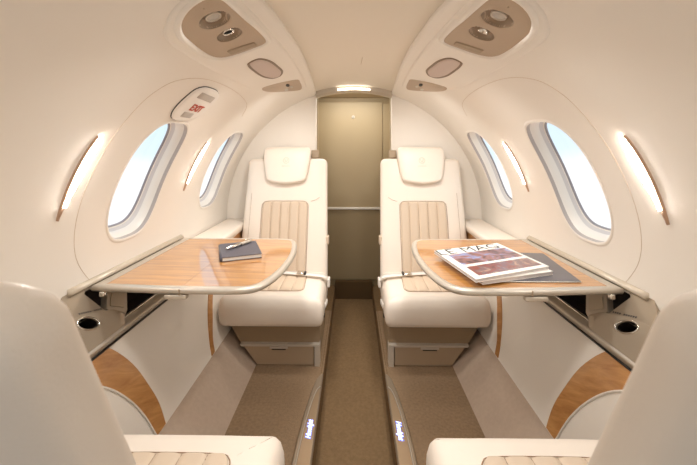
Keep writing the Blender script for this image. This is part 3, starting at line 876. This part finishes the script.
# ------------------------------------------------------------------ illuminated step trims
for s, side in SIDES:
    o = empty('lit_step_trim', (0, 0, 0), 'bronze blade-shaped floor trim with blue lit script, left of the aisle' if s < 0 else 'bronze blade-shaped floor trim with blue lit script, right of the aisle', 'floor trim', 'lit floor trims')
    inn = [(.138, .62), (.138, 1.555)]
    outc = [(.148, 1.553), (.164, 1.52), (.177, 1.44), (.190, 1.32), (.198, 1.18), (.202, 1.0), (.202, .80), (.200, .62)]
    poly = densify(inn+outc, .05)
    if s < 0: poly = poly[::-1]
    pillow(poly, [(0, .0), (0, .012), (.002, .016), (.004, .017)], lambda u, v, h: (s*u, v, h), rings=3).build('trim_frame', 'trimdark', o, smooth=False)
    pin = [(.143, .64), (.143, 1.455), (.151, 1.44), (.160, 1.41), (.171, 1.32), (.180, 1.20), (.185, 1.0), (.185, .64)]
    MB().prism(pin, lambda u, v, h: (s*u, v, h), .016, .0185).build('trim_plate', 'trimplate', o, smooth=False)
    mb = MB().tube([(s*u, v, .0185) for u, v in smooth_poly([(.141, 1.467), (.152, 1.451), (.162, 1.412), (.174, 1.32), (.183, 1.20), (.188, 1.0), (.188, .64)], 4, False)], .0019, 6)
    mb.build('trim_bead', 'silver', o)
    if s < 0: f = lambda u, v, h: (-.1595-v, 1.240+u, .0188+h)
    else: f = lambda u, v, h: (.1595+v, 1.240-u, .0188+h)
    text_mesh('HondaJet', .0245, f, 'lit_script_halo', 'blueglow', o, shear=.35, bold=.0020, depth=.0002, space=.88)
    text_mesh('HondaJet', .0245, lambda u, v, h: f(u, v, h+.0008), 'lit_script', 'blue', o, shear=.35, bold=.0003, depth=.0002, space=.88)

# ------------------------------------------------------------------ things on the tables
def quad(p, k=0):     # inset a quad
    c = Vector((sum(q[0] for q in p)/4, sum(q[1] for q in p)/4))
    return [tuple(c+(Vector(q)-c)*(1-k)) for q in p]
zt = TZ
# notebook and pen
NB = [(-0.4738, 1.2457), (-0.3439, 1.2994), (-0.4191, 1.4831), (-0.5491, 1.4294)]
n = empty('notebook', (-.465, 1.395, zt), 'slate grey hardcover notebook on the left table, a pen lying on it', 'notebook')
def nm(u, v, h): return (u+.465, v-1.395, h)
MB().prism(round_poly(NB, .006, 4), nm, .0, .0018).build('back_cover', 'slate', n, smooth=False)
MB().prism(quad(NB, .03), nm, .0018, .0135).build('pages', 'paper', n, smooth=False)
MB().prism(round_poly(NB, .006, 4), nm, .0135, .0158).build('front_cover', 'slate', n, smooth=False)
sp = Vector((NB[3][0]-NB[0][0], NB[3][1]-NB[0][1]))
MB().tube([nm(NB[0][0]+sp.x*q, NB[0][1]+sp.y*q, .008) for q in (0.02, .5, .98)], .0078, 10).build('spine', 'slate', n)
pn = empty('pen', (-.49, 1.43, zt+.0158), 'silver and black ballpoint pen lying across the grey notebook', 'pen')
p0, p1 = Vector((-.487, 1.345, .0065)), Vector((-.462, 1.492, .0065))
p0, p1 = Vector((-.492, 1.331, .0070)), Vector((-.430, 1.458, .0070))
off = Vector((.49, -1.43, 0))
dd = (p1-p0)
MB().tube([p0+off+dd*q for q in (0, .06, .10, .5, .58)], lambda q: .0014+.0052*min(1, q*2.2), 12).build('barrel', 'chrome', pn)
MB().tube([p0+off+dd*q for q in (.58, .60, .93, 1.0)], lambda q: .0068 if q < .9 else .004, 12).build('cap', 'silver', pn)
MB().box(tuple(p0+off+dd*.82+Vector((0, 0, .0075))), (.002, .035, .0016), rot=Matrix.Rotation(-.45, 4, 'Z')).build('clip', 'chrome', pn)

# folder under the magazines
FD = [(0.4514, 1.0669), (0.6839, 1.0669), (0.7249, 1.3531), (0.5862, 1.3678)]
f = empty('folder', (.60, 1.24, zt), 'thin charcoal folder lying beneath the magazines on the right table', 'folder')
fmm = lambda u, v, h: (u-.60, v-1.24, h)
MB().prism(FD, fmm, 0, .0045).build('folder_cover', 'folder', f, smooth=False)
MB().tube([fmm(FD[0][0], FD[0][1]-.0005, .002), fmm(FD[1][0], FD[1][1]-.0005, .002)], .0016, 6).build('paper_edge', 'paper', f)
def magazine(z0, quadp, th, label, cover):
    cx, cy = cen(quadp)
    g = empty('magazine', (cx, cy, z0), label, 'magazine')
    mm_ = lambda u, v, h: (u-cx, v-cy, h)
    MB().prism(quadp, mm_, 0, .0012).build('back_cover', 'paper', g, smooth=False)
    MB().prism(quad(quadp, .008), mm_, .0012, th-.001).build('pages', mat('magazine page edges', (205, 196, 192), .7, vary=.15, vscale=60, stretch=(1, 1, 30)), g, smooth=False)
    fc = MB().prism(quadp, mm_, th-.001, th).build('front_cover', 'paper', g, smooth=False)
    if cover:
        A, B, C_, D_ = [Vector(q) for q in (quadp[0], quadp[1], quadp[2], quadp[3])]   # top-left, top-right, bottom-right, bottom-left
        def uv(u, v): p = (A*(1-u)+B*u)*(1-v)+(D_*(1-u)+C_*u)*v; return (p.x, p.y)
        def band(u0, u1, v0, v1): return [uv(u0, v0), uv(u1, v0), uv(u1, v1), uv(u0, v1)]
        MB().prism(band(.085, .96, .22, .60), mm_, th, th+.0003).build('upper_photograph', 'photo1', fc, smooth=False)
        MB().prism(band(.085, .96, .665, .93), mm_, th, th+.0003).build('lower_photograph', 'photo2', fc, smooth=False)
        def tm(u, v, h):
            p = uv(.46+u/.30, .115-v/.29); q = mm_(p[0], p[1], th+h); return q
        text_mesh('LE MAG', .080, tm, 'title', 'ink', fc, depth=.0002, space=1.04)
    return g
MG = [(0.297, 1.3072), (0.5764, 1.4186), (0.628, 1.138), (0.3517, 1.02)]
MG2 = [(0.3224, 1.2877), (0.5862, 1.3971), (0.63, 1.12), (0.3761, 1.0337)]
m1 = magazine(zt+.0047, MG2, .011, 'white magazine underneath, showing only its page edges on the right table', False)
m2 = magazine(zt+.0160, MG, .010, 'white LE MAG magazine with two cover photographs, on top of the pile', True)

# ------------------------------------------------------------------ light
w = bpy.data.worlds.new('sky'); bpy.context.scene.world = w; w.use_nodes = True
nt = w.node_tree; nt.nodes.clear()
out = nt.nodes.new('ShaderNodeOutputWorld'); bg = nt.nodes.new('ShaderNodeBackground')
tc = nt.nodes.new('ShaderNodeTexCoord'); sx = nt.nodes.new('ShaderNodeSeparateXYZ'); rp = nt.nodes.new('ShaderNodeValToRGB')
nz = nt.nodes.new('ShaderNodeTexNoise'); nz.inputs['Scale'].default_value = 2.2; nz.inputs['Detail'].default_value = 4
ad = nt.nodes.new('ShaderNodeMath'); ad.operation = 'MULTIPLY_ADD'; ad.inputs[1].default_value = .22
nt.links.new(tc.outputs['Generated'], sx.inputs[0]); nt.links.new(tc.outputs['Generated'], nz.inputs['Vector'])
nt.links.new(nz.outputs['Fac'], ad.inputs[0]); nt.links.new(sx.outputs['Z'], ad.inputs[2]); nt.links.new(ad.outputs[0], rp.inputs['Fac'])
el = rp.color_ramp.elements
el[0].position = .0; el[0].color = (.98, .98, 1, 1); el[1].position = .30; el[1].color = (.60, .82, 1.0, 1)
q = el.new(.055); q.color = (.96, .97, 1, 1); q = el.new(.10); q.color = (.74, .88, 1.0, 1)
nt.links.new(rp.outputs['Color'], bg.inputs['Color']); bg.inputs['Strength'].default_value = 1.02
nt.links.new(bg.outputs[0], out.inputs['Surface'])
def area(name, loc, rot, sx_, sy_, power, col=(1, .93, .84), spread=PI):
    L = bpy.data.lights.new(name, 'AREA'); L.shape = 'RECTANGLE'; L.size = sx_; L.size_y = sy_; L.energy = power; L.color = col; L.spread = spread
    o = bpy.data.objects.new(name, L); C.objects.link(o); o.location = loc; o.rotation_euler = rot; return o
# overhead reading lamps (also ahead of the frame), plus added fill aft, in vestibule and entry
def spot(name, loc, e, rot, size=150, soft=.06, col=(1, .975, .94)):
    L = bpy.data.lights.new(name, 'SPOT'); L.energy = e; L.spot_size = rad(size); L.spot_blend = 1; L.shadow_soft_size = soft; L.color = col
    o = bpy.data.objects.new(name, L); C.objects.link(o); o.location = loc; o.rotation_euler = rot
for s in (-1, 1):
    for yy, e in ((.15, 1), (.813, 6.5), (1.30, 11), (1.64, 9)):
        spot('reading_and_fill_lamp', wp(s, yy, 66, R-.035), e, (rad(28) if yy > 1.5 else 0, s*rad(-4), 0))  # rear pairs have no fixture; added to brighten the cabin
area('vestibule_fill_lamp', (0, 2.36, 1.392), (rad(14), 0, 0), .36, .16, 3.2, (1, .95, .86))  # unseen lamp added to brighten the door
spot('entry_fill_lamp', (0, -.55, ZC+R-.05), 7, (0, 0, 0), 165, .10)  # unseen fill added behind the camera

# ------------------------------------------------------------------ camera and view
cam = bpy.data.cameras.new('camera'); co = bpy.data.objects.new('camera', cam); C.objects.link(co)
cam.sensor_width = 36; cam.lens = 36*350/697; cam.shift_y = -82.5/697
cam.clip_start = .02
co.location = (-.005, 0, EYE); co.rotation_euler = (PI/2, 0, .0129)
cam.dof.use_dof = True; cam.dof.focus_distance = 1.7; cam.dof.aperture_fstop = 9
bpy.context.scene.camera = co
vs = bpy.context.scene.view_settings
vs.view_transform = 'Standard'; vs.look = 'None'; vs.gamma = 1; vs.use_curve_mapping = False
vs.exposure = 0.2
